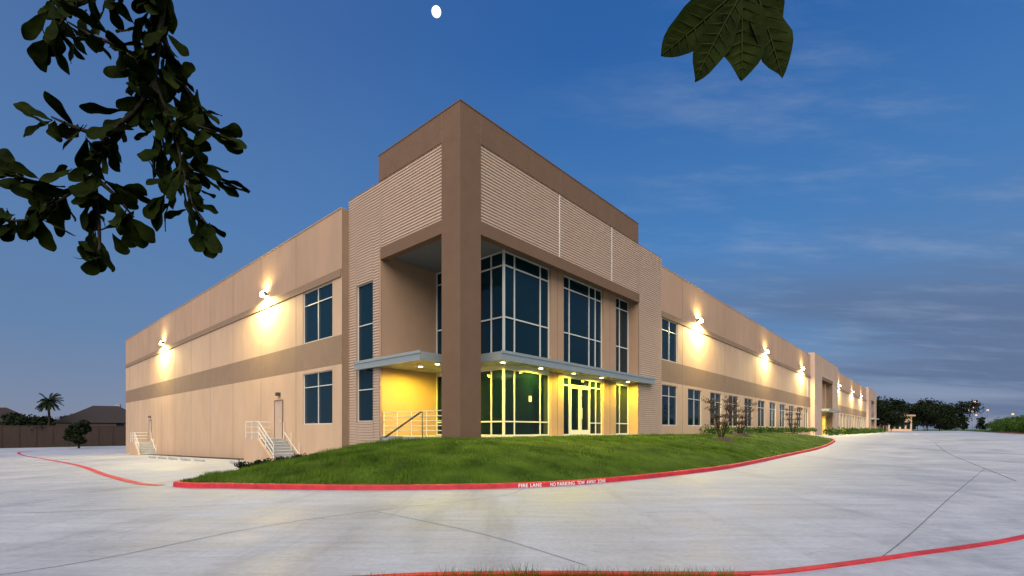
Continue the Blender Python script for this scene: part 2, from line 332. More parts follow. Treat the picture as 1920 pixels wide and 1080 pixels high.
for (a,b) in ((75.5,86),(154,163)):
    ribs(rb,F2,a,b,8.3,11.3,per=.2); walls.box(a+.01,b-.01,-.44,0,7.8,8.3,'taupe')
    window(fr,gl,facade('R',.7),a,b,3.3,8,[a+2.5,a+5,a+7.5],[7.3,5]); window(fr,gl,facade('R',.7),a,b,-1,2.9,[a+2.5,a+5,a+7.5],[2.3])
    walls.box(a+3,a+4,.2,.75,-1,7.8,'warm'); walls.box(a+7,a+8,.2,.75,-1,7.8,'warm')
    walls.box(a-1,b+1,-1.5,.2,2.85,3.2,'metal'); walls.poly([W(b,-.4,-1),W(b,.8,-1),W(b,.8,8),W(b,-.4,8)],'warm',True)
    walls.box(a-.0,b,-.4,3,11.301,11.34,'taupe')
    light('SPOT','canopy_downlight',W((a+b)/2,-.6,2.8),2500,YC,BLD,size=math.radians(160))
fr.box(66.6,67.6,-.004,.02,4.7,7.5,'frame',FR)
walls.build('walls',BLD); fr.build('window_frames',BLD); gl.build('window_glass',BLD); rb.build('ribbed_panels',BLD); jn.build('panel_joints',BLD)
dr=MB(W)
for v0,zb in ((15.1,-.52),(47.2,-1.3)):
    dr.box(v0,v0+1.05,-.03,-.002,zb,zb+2.2,'doorp',FL)
    for (a,b,c,d) in ((v0-.07,v0,zb,zb+2.27),(v0+1.05,v0+1.12,zb,zb+2.27),(v0,v0+1.05,zb+2.2,zb+2.27)): dr.box(a,b,-.05,-.002,c,d,'joint',FL)
    dr.box(v0+.3,v0+.6,-.2,-.002,zb+2.5,zb+2.7,'dark',FL); dr.box(v0+.12,v0+.2,-.09,-.03,zb+.95,zb+1.05,'frame',FL)
dr.build('service_doors',BLD)
rl=MB(W)
for z in (-.05,.15,.35,.55,.76): rl.tube([(.15,1.15,z),(.15,5.4,z)],.022,'rail',raw=False)
for i in range(5): rl.tube([(.15,1.2+i*1.04,-.4),(.15,1.2+i*1.04,.76)],.025,'rail',raw=False)
rl.build('terrace_railing')
rl=MB(W)
for u_ in (-.25,-.32): 
    rl.tube([(u_,2.0,.72),(u_,4.6,-.35),(u_,4.9,-.35),(u_,4.9,-.8)],.022,'dark',raw=False); 
rl.tube([(-.25,2.0,.72),(-.25,2.0,-.5)],.022,'dark',raw=False)
rl.build('stair_handrail')
def staircase(v0,zt):
    E=empty('concrete_staircase',W(-1.2,v0,g(-1,v0))); zg=g(-1,v0)
    m=MB(W); ui,uo=-.345,-1.9
    m.box(uo,ui,v0,v0+1.95,zg-.3,zt,'conc'); n=7; rise=(zt-zg)/(n+1)
    for i in range(n):
        m.box(uo+.16,ui,v0-.29*(i+1),v0-.29*i,zg-.3,zt-rise*(i+1)-.03,'conc')
        m.box(uo+.16,ui,v0-.29*(i+1)-.02,v0-.29*i,zt-rise*(i+1)-.029,zt-rise*(i+1),'sheet')
    a,b=uo,uo+.155
    P=[(v0,zg-.3),(v0,zt+.0),(v0-.29*n-.1,zg+.15),(v0-.29*n-.1,zg-.3)]
    m.poly([(a,p,z) for p,z in P],'tan'); m.poly([(b,p,z) for p,z in P[::-1]],'tan')
    for i in range(4):
        p,z=P[i]; q,w=P[(i+1)%4]; m.poly([(a,p,z),(b,p,z),(b,q,w),(a,q,w)],'tan')
    m.box(uo-.01,uo-.002,v0,v0+1.95,zg-.3,zt-.02,'tan')
    m.build('steps',E)
    r=MB(W); vb=v0-.29*n
    for uu in (uo+.07,ui-.12):
        for h in (.35,.65,.95):
            r.tube([(uu,v0+1.9,zt+h),(uu,v0,zt+h),(uu,vb,zg+h+.1)] if uu<-1 else [(uu,v0-.1,zt+h),(uu,vb,zg+h+.1)],.022,'rail',raw=False)
            if uu>-1: break
        for p,z in ((v0,zt),(vb,zg+.1),((v0+vb)/2,(zt+zg)/2+.05))+(((v0+1.9,zt),(v0+.95,zt)) if uu<-1 else ()): r.tube([(uu,p,z-.1),(uu,p,z+.95)],.024,'rail',raw=False)
    for h in (.35,.65,.95): r.tube([(uo+.07,v0+1.9,zt+h),(ui-.1,v0+1.9,zt+h)],.022,'rail',raw=False)
    r.build('railing',E)
staircase(14.7,-.52); staircase(46.8,-1.3)

# ================= GROUND
def lin(a,b,n): return [a+(b-a)*i/(n) for i in range(n+1)]
gu=[-2500,-1200,-600,-300,-150]+lin(-80,120,80)+[150,200,260,330,400,600,1000,1800,3000]
gv=[-2500,-1200,-600,-300,-150,-80,-50,-26]+lin(-20,100,48)+[150,300,600,1200,2500]
def sheet(name,us,vs,dz,k):
    m=MB(); n=len(vs)
    for a in us:
        for b in vs: m.v.append(W(a,b,g(a,b)+dz))
    for i in range(len(us)-1):
        for j in range(n-1): m.f.append((i*n+j,(i+1)*n+j,(i+1)*n+j+1,i*n+j+1)); m.m.append(m.mi(k))
    return m.build(name)
sheet('ground',gu,gv,-.12,'field')
DRV=sheet('driveway',[x for x in gu if -150<=x<=400],[y for y in gv if -26<=y<=92.5],0,'drive')

def cr(pts,n=8):
    out=[]; P=[Vector(p) for p in pts]
    for i in range(len(P)-1):
        a=P[max(i-1,0)];b=P[i];c=P[i+1];d=P[min(i+2,len(P)-1)]
        for k in range(n):
            t=k/n; out.append(.5*((2*b)+(c-a)*t+(2*a-5*b+4*c-d)*t*t+(3*b-a-3*c+d)*t**3))
    out.append(P[-1]); return out
def W2(u,v): p=W(u,v); return (p.x,p.y)
CB=[(-8.75,13.9),(-9.35,13.15),(-8.6,12.35),(-6.8,11.9),(-3.4,11.6),(-.13,11.98),(2.5,13.17),(6.1,16.0),(9.7,19.6),(18.8,30.4),W2(36,-7),W2(42,-6.4),W2(45,-5),W2(46.2,-2.5)]
BB=[(W2(-.36,9.0)),W2(-.0,8.2),W2(.04,7.2),W2(.04,5.4),W2(.0,2.5),W2(0,0),W2(3,.02),W2(8,.02),W2(12,.02),W2(23,.11),W2(36,.11),W2(41,.11),W2(44,.11),W2(46,.11)]
BZ=[-1.5,-1.38,-1.1,-.66,-.42,-.36]+[-.36]*8
cc=cr(CB,10); bb=cr([(b[0],b[1],z) for b,z in zip(BB,BZ)],10)
def curb(name,pts,w=.16,h=.13,k='red',side=1,dz=0):
    m=MB(); n=len(pts)
    for i,p in enumerate(pts):
        p=Vector((p[0],p[1])); d=(Vector(pts[min(i+1,n-1)][:2])-Vector(pts[max(i-1,0)][:2])).normalized(); nn=Vector((-d.y,d.x))*side
        z=gw(p.x,p.y)+dz
        for o,zz in ((0,-.1),(.012,h*.8),(.035,h),(w,h),(w,-.1)):
            q=p+nn*o; m.v.append(Vector((q.x,q.y,z+zz)))
    for i in range(n-1):
        for j in range(4): m.f.append((i*5+j,(i+1)*5+j,(i+1)*5+j+1,i*5+j+1)); m.m.append(m.mi(k))
    for e in (0,(n-1)*5): m.f.append((e,e+1,e+2,e+3,e+4)); m.m.append(m.mi(k))
    return m.build(name,fixn=True)
CURB=curb('red_curb',[tuple(p) for p in cc])
T=24
def lawnpt(i,t):
    c=cc[i]; b=bb[i]; zc=gw(c.x,c.y)+.125
    i0,i1=max(i-1,0),min(i+1,len(cc)-1); d=(cc[i1]-cc[i0]).normalized(); n=Vector((-d.y,d.x)); c2=Vector((c.x,c.y))+n*.15
    x=c2.x+(b.x-c2.x)*t; y=c2.y+(b.y-c2.y)*t; e=(1-(1-t)**2.3)
    z=zc+(b.z-zc)*e+.08*noise.noise(Vector((x*.6,y*.6,0)))*min(1,t*5)*(1-t)
    return Vector((x,y,z))
m=MB(); n=T+1
for i in range(len(cc)):
    for j in range(n): m.v.append(lawnpt(i,j/T))
for i in range(len(cc)-1):
    for j in range(T): m.f.append((i*n+j,(i+1)*n+j,(i+1)*n+j+1,i*n+j+1)); m.m.append(m.mi('grass'))
LV=list(m.v)
for j in range(T):
    a,b=LV[j],LV[j+1]; m.poly([a,b,b-Vector((0,0,.4)),a-Vector((0,0,.4))],'mulch',True)
LAWN=m.build('lawn',smooth=True)
def blades(mb,p,h,k='blade',w=.008):
    a=random.uniform(0,6.28); d=Vector((math.cos(a),math.sin(a),0)); l=Vector((random.uniform(-.5,.5),random.uniform(-.5,.5),0))*h
    mb.poly([p-d*w,p+d*w,p+l+Vector((0,0,h))],k,True)
m=MB()
for i in range(len(cc)-1):
    for j in range(T):
        a,b,c,d=LV[i*n+j],LV[(i+1)*n+j],LV[(i+1)*n+j+1],LV[i*n+j+1]
        ar=((b-a).cross(d-a)).length; dist=a.y
        dens=700 if dist<16 else 380 if dist<22 else 110 if dist<32 else 25
        cnt=int(min(ar*dens,1100)+random.random())
        lf=1+1.0*sst(1,-5,a.x)
        for _ in range(cnt):
            s,t=random.random(),random.random(); p=(a*(1-s)+b*s)*(1-t)+(d*(1-s)+c*s)*t
            hh=(.5+1.6*max(0,noise.noise(p*1.6)+.3))*lf
            blades(m,p,random.uniform(.025,.06)*hh*(1 if dist<20 else 1.4),w=.007 if dist<20 else .014)
m.build('grass_blades',LAWN)
def arc(pts):
    L=[0]
    for i in range(1,len(pts)): L.append(L[-1]+(pts[i]-pts[i-1]).length)
    return L
c2=[Vector((p.x,p.y)) for p in cc]; AL=arc(c2)
def at(s):
    for i in range(len(AL)-1):
        if AL[i]<=s<=AL[i+1]:
            t=(s-AL[i])/(AL[i+1]-AL[i]); d=(c2[i+1]-c2[i]).normalized(); return c2[i].lerp(c2[i+1],t),d
s0=min(range(len(c2)),key=lambda i:abs(c2[i].x-.2)); sp=AL[s0]+.0
for word,w in (('FIRE',.30),('LANE',.36),('',.16),('NO',.2),('PARKING',.60),('TOW',.30),('AWAY',.38),('ZONE',.34)):
    if word:
        p,d=at(sp+w*.45); nn=Vector((-d.y,d.x))
        cu=bpy.data.curves.new('curb_lettering','FONT'); cu.body=word; cu.size=.135; cu.align_x='CENTER'; cu.extrude=.001; cu.offset=.001; cu.space_character=1.1
        o=bpy.data.objects.new('curb_lettering',cu); q=p-nn*.012
        o.location=(q.x,q.y,gw(p.x,p.y)+.016); o.rotation_euler=(math.radians(90-4),0,math.atan2(d.y,d.x)); cu.materials.append(M['white']); bpy.context.scene.collection.objects.link(o); par(o,CURB)
        bpy.context.view_layer.update(); k=(w-.05)/max(o.dimensions.x,.01); o.scale=(min(k,1.2),1,1)
    sp+=w+.02
def stripe(name,pts,w,k='red',dz=.006,parent=None,nn_=8):
    m=MB(); P=cr(pts,nn_)
    for i,p in enumerate(P):
        d=(P[min(i+1,len(P)-1)]-P[max(i-1,0)]).normalized(); nn=Vector((-d.y,d.x))
        for s in (-1,1):
            q=Vector((p.x,p.y))+nn*w/2*s; m.v.append(Vector((q.x,q.y,gw(q.x,q.y)+dz)))
    for i in range(len(P)-1): m.f.append((2*i,2*i+2,2*i+3,2*i+1)); m.m.append(m.mi(k))
    return m.build(name,parent)
stripe('fire_lane_stripe',[(-9.7,13.1),(-11.2,14.1),(-15.9,18.4),(-26.1,28.1),(-48.4,47.6),(-60,57.5),(-64,63),(-62,70),(-55,84)],.26)
# expansion joints saw-cut in the paving
for pts,w in (([(-8,3.6),(-5.2,4.93),(-3.9,7.19),(-2.55,8.69),(-.35,10.5),(.3,11.9)],.014),
              ([(3.8,5.1),(5.4,6.49),(10.4,11.1),(18,18)],.014),([(-2.55,8.69),(-.46,6.8),(.82,5.2)],.012),
              ([(6.3,15.9),(9.5,14.2),(14.6,11.5),(24,7)],.012),([(12,22),(17,18.5),(28,11)],.018),([(14.6,13.7),(30,33),(60,70)],.03),
              ([(-9.5,13.0),(-14,9),(-22,3)],.014),([(-4,9.9),(-10,8.2),(-20,7.0)],.012),([(-12,15),(-24,12),(-40,9)],.02),
              ([(-17,20),(-12,25),(-10.5,28.5)],.02),([(-24,26),(-18,32),(-15.5,35)],.025),([(20,28),(26,24),(40,15)],.025)):
    stripe('expansion_joint',pts,w,'djoint',.004,DRV)
near=[(-9,-6),(-6,1.5),(-3.6,3.9),(-1.3,4.5),(.2,4.62),(2.1,4.6),(2.87,4.75),(4.4,5.3),(6.55,6.15),(10,8),(15,11),(22,14)]
NC=cr(near,8); NP=[(p.x,p.y) for p in NC]
curb('red_curb',NP,side=-1,w=.13)
isl=[]
for i,p in enumerate(NP):
    d=(Vector(NP[min(i+1,len(NP)-1)])-Vector(NP[max(i-1,0)])).normalized(); nn=Vector((d.y,-d.x)); q=Vector(p)+nn*.12; isl.append(q)
E1=MB(); E2=MB()
for i in range(len(isl)-1):
    a,b=isl[i],isl[i+1]; ea,eb=a+Vector((.35,-1)).normalized()*14,b+Vector((.35,-1)).normalized()*14
    mm_=E1 if a.x<2.25 else E2
    mm_.poly([(a.x,a.y,-1.385),(b.x,b.y,-1.385),(eb.x,eb.y,-1.37),(ea.x,ea.y,-1.37)],'grass' if a.x<2.25 else 'drive',True)
ISL=E1.build('verge'); E2.build('sidewalk')
m=MB()
for _ in range(30000):
    t=random.random()*(len(isl)-1); i=int(t); a=isl[i].lerp(isl[min(i+1,len(isl)-1)],t-i)
    if not -4.6<a.x<2.1: continue
    r=random.random()**1.5*1.0; p=a+Vector((.1,-1))*r
    hh=.12 if -.9<a.x<2.1 else .07
    blades(m,Vector((p.x,p.y,-1.40)),random.uniform(.2,1.2)*hh*(.6+.8*max(0,noise.noise(p.to_3d()*4)+.4)),w=.003)
m.build('verge_grass_blades',ISL)

# ================= vegetation
def leafquad(mb,p,s,k,up=.3):
    n=Vector((random.gauss(0,1),random.gauss(0,1),random.gauss(0,1)+up)).normalized(); a=n.orthogonal().normalized(); b=n.cross(a)
    t=random.uniform(0,6.28); a,b=a*math.cos(t)+b*math.sin(t),b*math.cos(t)-a*math.sin(t)
    mb.poly([p-a*s,p+b*s*.5,p+a*s,p-b*s*.5],k,True)
def blobleaves(mb,c,r,n,s,k):
    for _ in range(n):
        d=Vector((random.gauss(0,1),random.gauss(0,1),random.gauss(0,1))).normalized()*(random.random()**.45)
        leafquad(mb,Vector((c[0]+d.x*r[0],c[1]+d.y*r[1],c[2]+d.z*r[2])),s*random.uniform(.6,1.3),k)
def tree(name,x,y,zg,h,r,k='leafd',lumps=11,n=240,ls=.22,cb=.35):
    m=MB(); b=Vector((x,y,zg-.1)); top=b+Vector((random.uniform(-.2,.2),0,h*.75)); m.tube([b,b.lerp(top,.5)+Vector((.1,0,0)),top],[r*.07+.03,r*.05+.02,.02],'bark')
    for i in range(lumps):
        a=random.uniform(0,6.28); rr=random.uniform(.25,.85)*r; z=zg+h*random.uniform(cb+.08,.88); rr*=1-abs((z-zg)/h-.58)*.9
        c=Vector((x+math.cos(a)*rr,y+math.sin(a)*rr,z)); m.tube([b.lerp(top,.45),c],[r*.03+.01,.01],'bark',n=4)
        q=r*random.uniform(.28,.5); blobleaves(m,c,(q,q,q*.7),n,ls,k)
    return m.build(name)
def shrub(name,x,y,zg,r,h,k='leafg',n=500,ls=.06):
    m=MB()
    for i in range(5):
        a=random.uniform(0,6.28); m.tube([(x,y,zg-.05),(x+math.cos(a)*r*.6,y+math.sin(a)*r*.6,zg+h*.7)],[.012,.004],'bark',n=4)
    for i in range(6):
        a=random.uniform(0,6.28); rr=random.uniform(0,.6)*r; blobleaves(m,(x+math.cos(a)*rr,y+math.sin(a)*rr,zg+h*random.uniform(.35,.75)),(r*.5,r*.5,h*.35),n//6,ls,k)
    return m.build(name)
def lawnz(x,y):
    best=min(LV,key=lambda p:(p.x-x)**2+(p.y-y)**2); return best.z
def sapling(x,y,h):
    z=lawnz(x,y); E=empty('young_tree',(x,y,z)); m=MB()
    for s in range(6):
        a=s*1.05+random.random()*.5; p=Vector((x+.05*math.cos(a),y+.05*math.sin(a),z-.05)); d=Vector((math.cos(a)*.30,math.sin(a)*.30,1)); pts=[p]
        for i in range(5): p=p+d*h*.17; d=(d+Vector((random.uniform(-.12,.12),random.uniform(-.12,.12),0))); pts.append(p.copy())
        m.tube(pts,[.032,.028,.024,.018,.012,.006],'bark',n=5)
        for q in pts[2:]:
            for _ in range(5):
                e=q+Vector((random.gauss(0,1),random.gauss(0,1),random.uniform(.2,1.4)))*.2; m.tube([q,e],[.009,.003],'bark',n=3)
                for _ in range(13): leafquad(m,q.lerp(e,random.uniform(.4,1.2))+Vector((random.gauss(0,.06),random.gauss(0,.06),random.gauss(0,.06))),.048,'leafr')
    m.build('stems',E)
    m=MB(); 
    R=.8; nn=22; ring=[(x+R*(1+.08*random.random())*math.cos(i*6.283/nn),y+R*math.sin(i*6.283/nn)) for i in range(nn)]
    for i in range(nn):
        a,b=ring[i],ring[(i+1)%nn]; ma=((a[0]+x)/2,(a[1]+y)/2); mb_=((b[0]+x)/2,(b[1]+y)/2)
        m.poly([(a[0],a[1],lawnz(*a)-.02),(b[0],b[1],lawnz(*b)-.02),(mb_[0],mb_[1],z+.18),(ma[0],ma[1],z+.18)],'mulch',True); m.poly([(ma[0],ma[1],z+.18),(mb_[0],mb_[1],z+.18),(x,y,z+.2)],'mulch',True)
    m.build('mulch_bed',E)
sapling(12.4,28.0,2.7); sapling(16.7,34.6,2.6); sapling(31.8,53.5,3.2)
m=MB()
for i in range(70):
    u_=24+i*.62; p=W(u_,-.7+random.uniform(-.2,.2),-.32)
    blobleaves(m,p+Vector((0,0,.25)),(.42,.42,.36*random.uniform(.7,1.3)),70,.09,'leafg')
m.build('foundation_hedge')
m=MB()
for i in range(60):
    u_=70+i*1.6; p=W(u_,-2.2+random.uniform(-.2,.2),-.9); blobleaves(m,p+Vector((0,0,.5)),(.8,.8,.6*random.uniform(.6,1.4)),50,.2,'leafg')
m.build('foundation_hedge')
for i in range(9):
    t=i/9; x=-8.9+.25*t+random.uniform(-.15,.25); y=15.8+6.2*t
    shrub('low_shrub',x,y,-1.42,.42,.38,'leafd',420,.045)
m=MB(); 
for i in range(14):
    a,b=18.2+i*2,20.2+i*2; m.poly([W(-1.15,a,g(-1,a)+.03),W(-.35,a,g(-1,a)+.03),W(-.35,b,g(-1,b)+.03),W(-1.15,b,g(-1,b)+.03)],'mulch',True)
m.build('planting_bed')
for v0 in (10.2,13.0,19.5,22.5,25.5,28.5,31.5):
    m=MB(W); z=g(-3,v0); pr=[(-.09,0),(-.06,.11),(.06,.11),(.09,0)]
    n0=len(m.v)
    for e in (v0,v0+1.7):
        for a,b in pr: m.v.append(W(-3.2+a,e,z+b+.001))
    for j in range(3): m.f.append((n0+j,n0+j+1,n0+4+j+1,n0+4+j)); m.m.append(m.mi('conc'))
    m.f+= [(n0,n0+1,n0+2,n0+3),(n0+4,n0+5,n0+6,n0+7)]; m.m+=[0,0]
    m.build('wheel_stop',fixn=True)
m=MB(W); FN=100
for i in range(64):
    a=-60+i*2; m.box(a+.02,a+1.98,FN,FN+.06,-3.1,.55,'fence'); m.box(a-.08,a+.08,FN-.06,FN-.005,-3.1,.7,'fence')
m.box(-60,68,FN-.04,FN-.004,.56,.66,'fence')
m.build('wooden_fence')
def house(x,y,w,d,zw,zp,rot):
    E=empty('brick_house',(x,y,-3)); ca,sa=math.cos(rot),math.sin(rot); xf=lambda a,b,z:Vector((x+a*ca-b*sa,y+a*sa+b*ca,z)); m=MB(xf)
    m.box(-w/2,w/2,-d/2,d/2,-3,zw,'brick'); m.build('walls',E); m=MB(xf); e=.5; r=w*.16
    P=[(-w/2-e,-d/2-e,zw-.1),(w/2+e,-d/2-e,zw-.1),(w/2+e,d/2+e,zw-.1),(-w/2-e,d/2+e,zw-.1)]; a,b=(-r,0,zp),(r,0,zp)
    m.poly([P[0],P[1],b,a],'roof'); m.poly([P[1],P[2],b],'roof'); m.poly([P[2],P[3],a,b],'roof'); m.poly([P[3],P[0],a],'roof'); m.poly(P,'roof'); m.build('roof',E)
    m=MB(xf); m.box(w*.1,w*.1+.9,1,1.9,zw,zp+.5,'conc'); m.build('chimney',E)
    m=MB(xf); 
    for s in (-.3,.2): m.box(w*s,w*s+1.4,-d/2-.03,-d/2-.004,0,1.4,'glass')
    m.build('windows',E)
house(-97,113,15,11,1.6,5.6,.5); house(-132,120,16,12,2.0,5.6,.8); house(-80,134,14,11,2.1,5.0,.4); house(-160,125,15,11,2.2,5.2,.6)
for (x,y,h,r) in ((-84,81,6.0,3.4),(-66,72,4.6,1.7),(-111,112,6.4,3),(-96,132,9,3.5),(-120,132,8,4.5),(-142,118,8,4),(-84,124,8.5,4),(-78,112,7.5,3),(-108,128,9,4),(-72,104,6.5,3)): tree('shade_tree',x,y,-3.0,h,r,n=260,ls=.26,cb=.2,lumps=18)
m=MB(); px,py=-100,102; m.tube([(px,py,-3),(px+.2,py,2),(px,py,6.0)],[.3,.22,.2],'bark')
for i in range(40):
    a=i*2.4; el=random.uniform(-.8,1.2); d=Vector((math.cos(a)*math.cos(el),math.sin(a)*math.cos(el),math.sin(el))); p=Vector((px,py,6.0)); pts=[]
    for k in range(7): pts.append(p.copy()); p=p+d*.42; d=(d+Vector((0,0,-.17))).normalized()
    m.tube(pts,[.04]*6+[.01],'leafd',n=3)
    sd=Vector((-math.sin(a),math.cos(a),0))
    for k in range(1,7):
        for sgn in (-1,1):
            for q in (0,.5):
                b=pts[k].lerp(pts[k-1],q); t=b+sd*sgn*.7*(1-k/9)+Vector((0,0,-.25)); m.poly([b,t,b+d*.3],'leafd',True)
m.build('palm_tree')
def treeline(name,pts,n,hmin,hmax,ls,k='leafd',z0=-1.0,per=60):
    m=MB()
    for i in range(n):
        t=random.random()*(len(pts)-1); j=int(t); a=Vector(pts[j]).lerp(Vector(pts[j+1]),t-j); h=random.uniform(hmin,hmax); r=h*.5
        x=a.x+random.uniform(-4,4); y=a.y+random.uniform(-6,6)
        m.tube([(x,y,z0),(x,y,z0+h*.5)],[.2,.1],'bark',n=4)
        for q in range(8):
            c=(x+random.uniform(-r,r)*.8,y+random.uniform(-r,r)*.5,z0+h*random.uniform(.2,.85)); qq=r*random.uniform(.35,.55); blobleaves(m,c,(qq,qq,qq*.7),per,ls,k)
    return m.build(name)
treeline('distant_tree_line',[(-330,200),(-250,230),(-120,260)],60,7,11,.7,z0=-3)
treeline('distant_tree_line',[(221,262),(250,270)],12,15,20,.55,per=170)
treeline('distant_tree_line',[(166,214),(176,220)],8,13,17,.5,per=170)
treeline('distant_tree_line',[(200,520),(380,480),(640,420),(800,300)],120,9,17,1.3)
RC=cr([(60,40),(88,80),(125,120),(215,215)],10); RP=[(p.x,p.y) for p in RC]; curb('red_curb',RP,side=-1,w=.3,h=.16)
m=MB()
for i in range(len(RP)-1):
    a,b=Vector(RP[i]),Vector(RP[i+1]); n1=Vector((b.y-a.y,a.x-b.x)).normalized()
    za=gw(a.x,a.y)+.14
    m.poly([(a.x+n1.x*.3,a.y+n1.y*.3,za),(b.x+n1.x*.3,b.y+n1.y*.3,za),(b.x+n1.x*5,b.y+n1.y*5,za+.3),(a.x+n1.x*5,a.y+n1.y*5,za+.3)],'grass',True)
    m.poly([(b.x+n1.x*5,b.y+n1.y*5,za+.3),(a.x+n1.x*5,a.y+n1.y*5,za+.3),(a.x+n1.x*40,a.y+n1.y*40,za-.3),(b.x+n1.x*40,b.y+n1.y*40,za-.3)],'grass',True)
m.build('verge')
m=MB()
for i in range(520):
    t=random.random()*(len(RP)-1); j=int(t); a=Vector(RP[j]).lerp(Vector(RP[j+1]),t-j)
    if a.y<74: continue
    d=Vector((.75,-.66))*random.uniform(1.5,6); r=random.uniform(1.2,2.0)*(.8+a.y/250); blobleaves(m,(a.x+d.x,a.y+d.y,.3+random.uniform(0,1.6)*(.6+a.y/220)),(r,r,r*.75),130,.2,'leafg')
m.build('boundary_hedge')
E=empty('distant_office_building',(196,240,-1)); m=MB(); m.box(191,203,240,250,-1.2,6.6,'tan'); m.box(190,204,239,251,6.601,7.4,'tan2'); m.build('walls',E)
m=MB(); 
for i in range(4): m.box(191.8+i*2.8,193.6+i*2.8,239.9,239.99,.2,3.6,'glass')
m.build('windows',E)
light('POINT','office_light',(195,234,4),900,(1,.6,.15),E,rad=.5)
m=MB()
for i in range(46):
    x=420+i*7+random.uniform(-5,5); y=440+random.uniform(-30,30); h=random.uniform(13,27); m.tube([(x,y,-1),(x,y,h)],.08,'dark',n=4)
    m.tube([(x-.5,y,h),(x+.7,y,h)],.7,'glow',n=6)
m.build('highway_street_lamps')
bpy.ops.mesh.primitive_uv_sphere_add(segments=32,ring_count=16,radius=20,location=(-320,2000,1766)); mo=bpy.context.object; mo.name='moon'; mo.data.materials.append(M['moon'])
for p in mo.data.polygons: p.use_smooth=True

# ================= foreground oak
OAK=empty('oak_tree',(-2.6,-1.4,-1.4))
wood=MB(); lv=MB()
wood.tube([(-2.6,-1.4,-1.5),(-2.55,-1.35,-.3),(-2.45,-1.3,1.0),(-2.2,-1.1,2.1),(-2.0,-.9,3.2)],[.24,.19,.16,.12,.07],'bark',n=10)
wood.tube([(-2.45,-1.3,1.0),(-2.0,-.6,1.75),(-1.5,.3,1.75),(-1.0,.95,1.35),(-.806,1.1,1.05)],[.08,.05,.03,.016,.008],'bark',n=8)
wood.tube([(-2.2,-1.1,2.1),(-1.2,-.5,2.3),(-.2,.2,1.6),(.2,.45,.9),(.248,.5,.48)],[.07,.04,.02,.008,.003],'bark',n=8)
PROF=[(0,.02),(.06,.05),(.14,.13),(.24,.22),(.36,.31),(.48,.39),(.6,.46),(.7,.5),(.79,.49),(.87,.42),(.93,.31),(.975,.17),(1,.02)]
PROF2=[(0,.06),(.06,.14),(.14,.24),(.24,.34),(.36,.43),(.48,.49),(.6,.5),(.7,.47),(.79,.40),(.87,.29),(.93,.18),(.975,.08),(1,.01)]
def oakleaf(b,d,L,wd,nrm,pf=None,vein=False,curl=None):
    pf=pf or PROF
    d=d.normalized(); s=d.cross(nrm).normalized(); nrm=s.cross(d)
    curl=random.uniform(-.25,.25) if curl is None else curl; side=random.uniform(-.1,.1); cen=[b+d*L*t+nrm*L*curl*t*t+s*L*side*t*t for t,_ in pf]
    ph=random.uniform(0,6)
    n0=len(lv.v); k=lv.mi('oak'); cols=(-1,-.55,0,.55,1)
    for sg in cols:
        for i,(t,w_) in enumerate(pf):
            wv=1+.07*math.sin(t*14+ph+sg)
            lv.v.append(cen[i]+s*sg*w_*wd*wv+nrm*wd*(.22*w_*abs(sg)+.06*math.sin(t*13+ph*sg)*abs(sg)))
    n_=len(pf)
    for r_ in range(4):
        for i in range(n_-1):
            a=n0+r_*n_+i; lv.f.append((a,a+1,a+n_+1,a+n_)); lv.m.append(k)
    if vein:
        off=Vector((0,-.0012,0)); lv.tube([c+off for c in cen],[.0012*(1-.8*i/len(cen)) for i in range(len(cen))],'vein',n=4)
        for i in range(2,n_-3):
            for sg in (-1,1):
                w_=pf[i+1][1]*wd*.8; lv.tube([cen[i]+off,cen[min(i+1,n_-1)]+s*sg*w_+nrm*wd*.18*pf[i+1][1]+off],[.0006,.0002],'vein',n=3)
def rnd(s): return Vector((random.gauss(0,s),random.gauss(0,s),random.gauss(0,s)))
twigs=[
 [(-.806,1.1,1.05),(-.82,1.1,.925),(-.831,1.1,.812),(-.806,1.12,.713),(-.763,1.1,.614),(-.726,1.08,.515),(-.695,1.07,.455)],
 [(-.831,1.1,.812),(-.90,1.12,.75),(-.937,1.1,.676),(-.99,1.12,.60),(-1.054,1.1,.54),(-1.10,1.1,.50)],
 [(-.99,1.12,.60),(-1.0,1.14,.50),(-.972,1.12,.43),(-.965,1.1,.40)],
 [(-.806,1.1,1.05),(-.90,1.05,.975),(-.98,1.05,.925),(-1.03,1.05,.87)],
 [(-.831,1.1,.812),(-.88,1.06,.86),(-.942,1.05,.874),(-.99,1.05,.91)],
 [(-.937,1.1,.676),(-1.0,1.07,.69),(-1.04,1.07,.70)],
 [(-1.054,1.1,.54),(-1.12,1.12,.575),(-1.17,1.12,.61)],
 [(-1.054,1.1,.54),(-1.11,1.1,.49),(-1.17,1.1,.49)],
 [(-.806,1.12,.713),(-.744,1.1,.713),(-.69,1.1,.69)],
 [(-.763,1.1,.614),(-.81,1.13,.577),(-.83,1.13,.56)],
 [(-.82,1.1,.925),(-.80,1.15,.85),(-.775,1.15,.80)],
 [(-.763,1.1,.614),(-.72,1.1,.60),(-.695,1.1,.585)],
 [(-.90,1.05,.975),(-.95,1.1,1.03),(-1.02,1.1,1.04)],
 [(-.806,1.1,1.05),(-.86,1.12,.95),(-.89,1.12,.86),(-.87,1.12,.78)],
 [(-.831,1.1,.812),(-.85,1.14,.74),(-.845,1.14,.68)],
 [(-.99,1.12,.60),(-.93,1.12,.56),(-.90,1.12,.50)]]
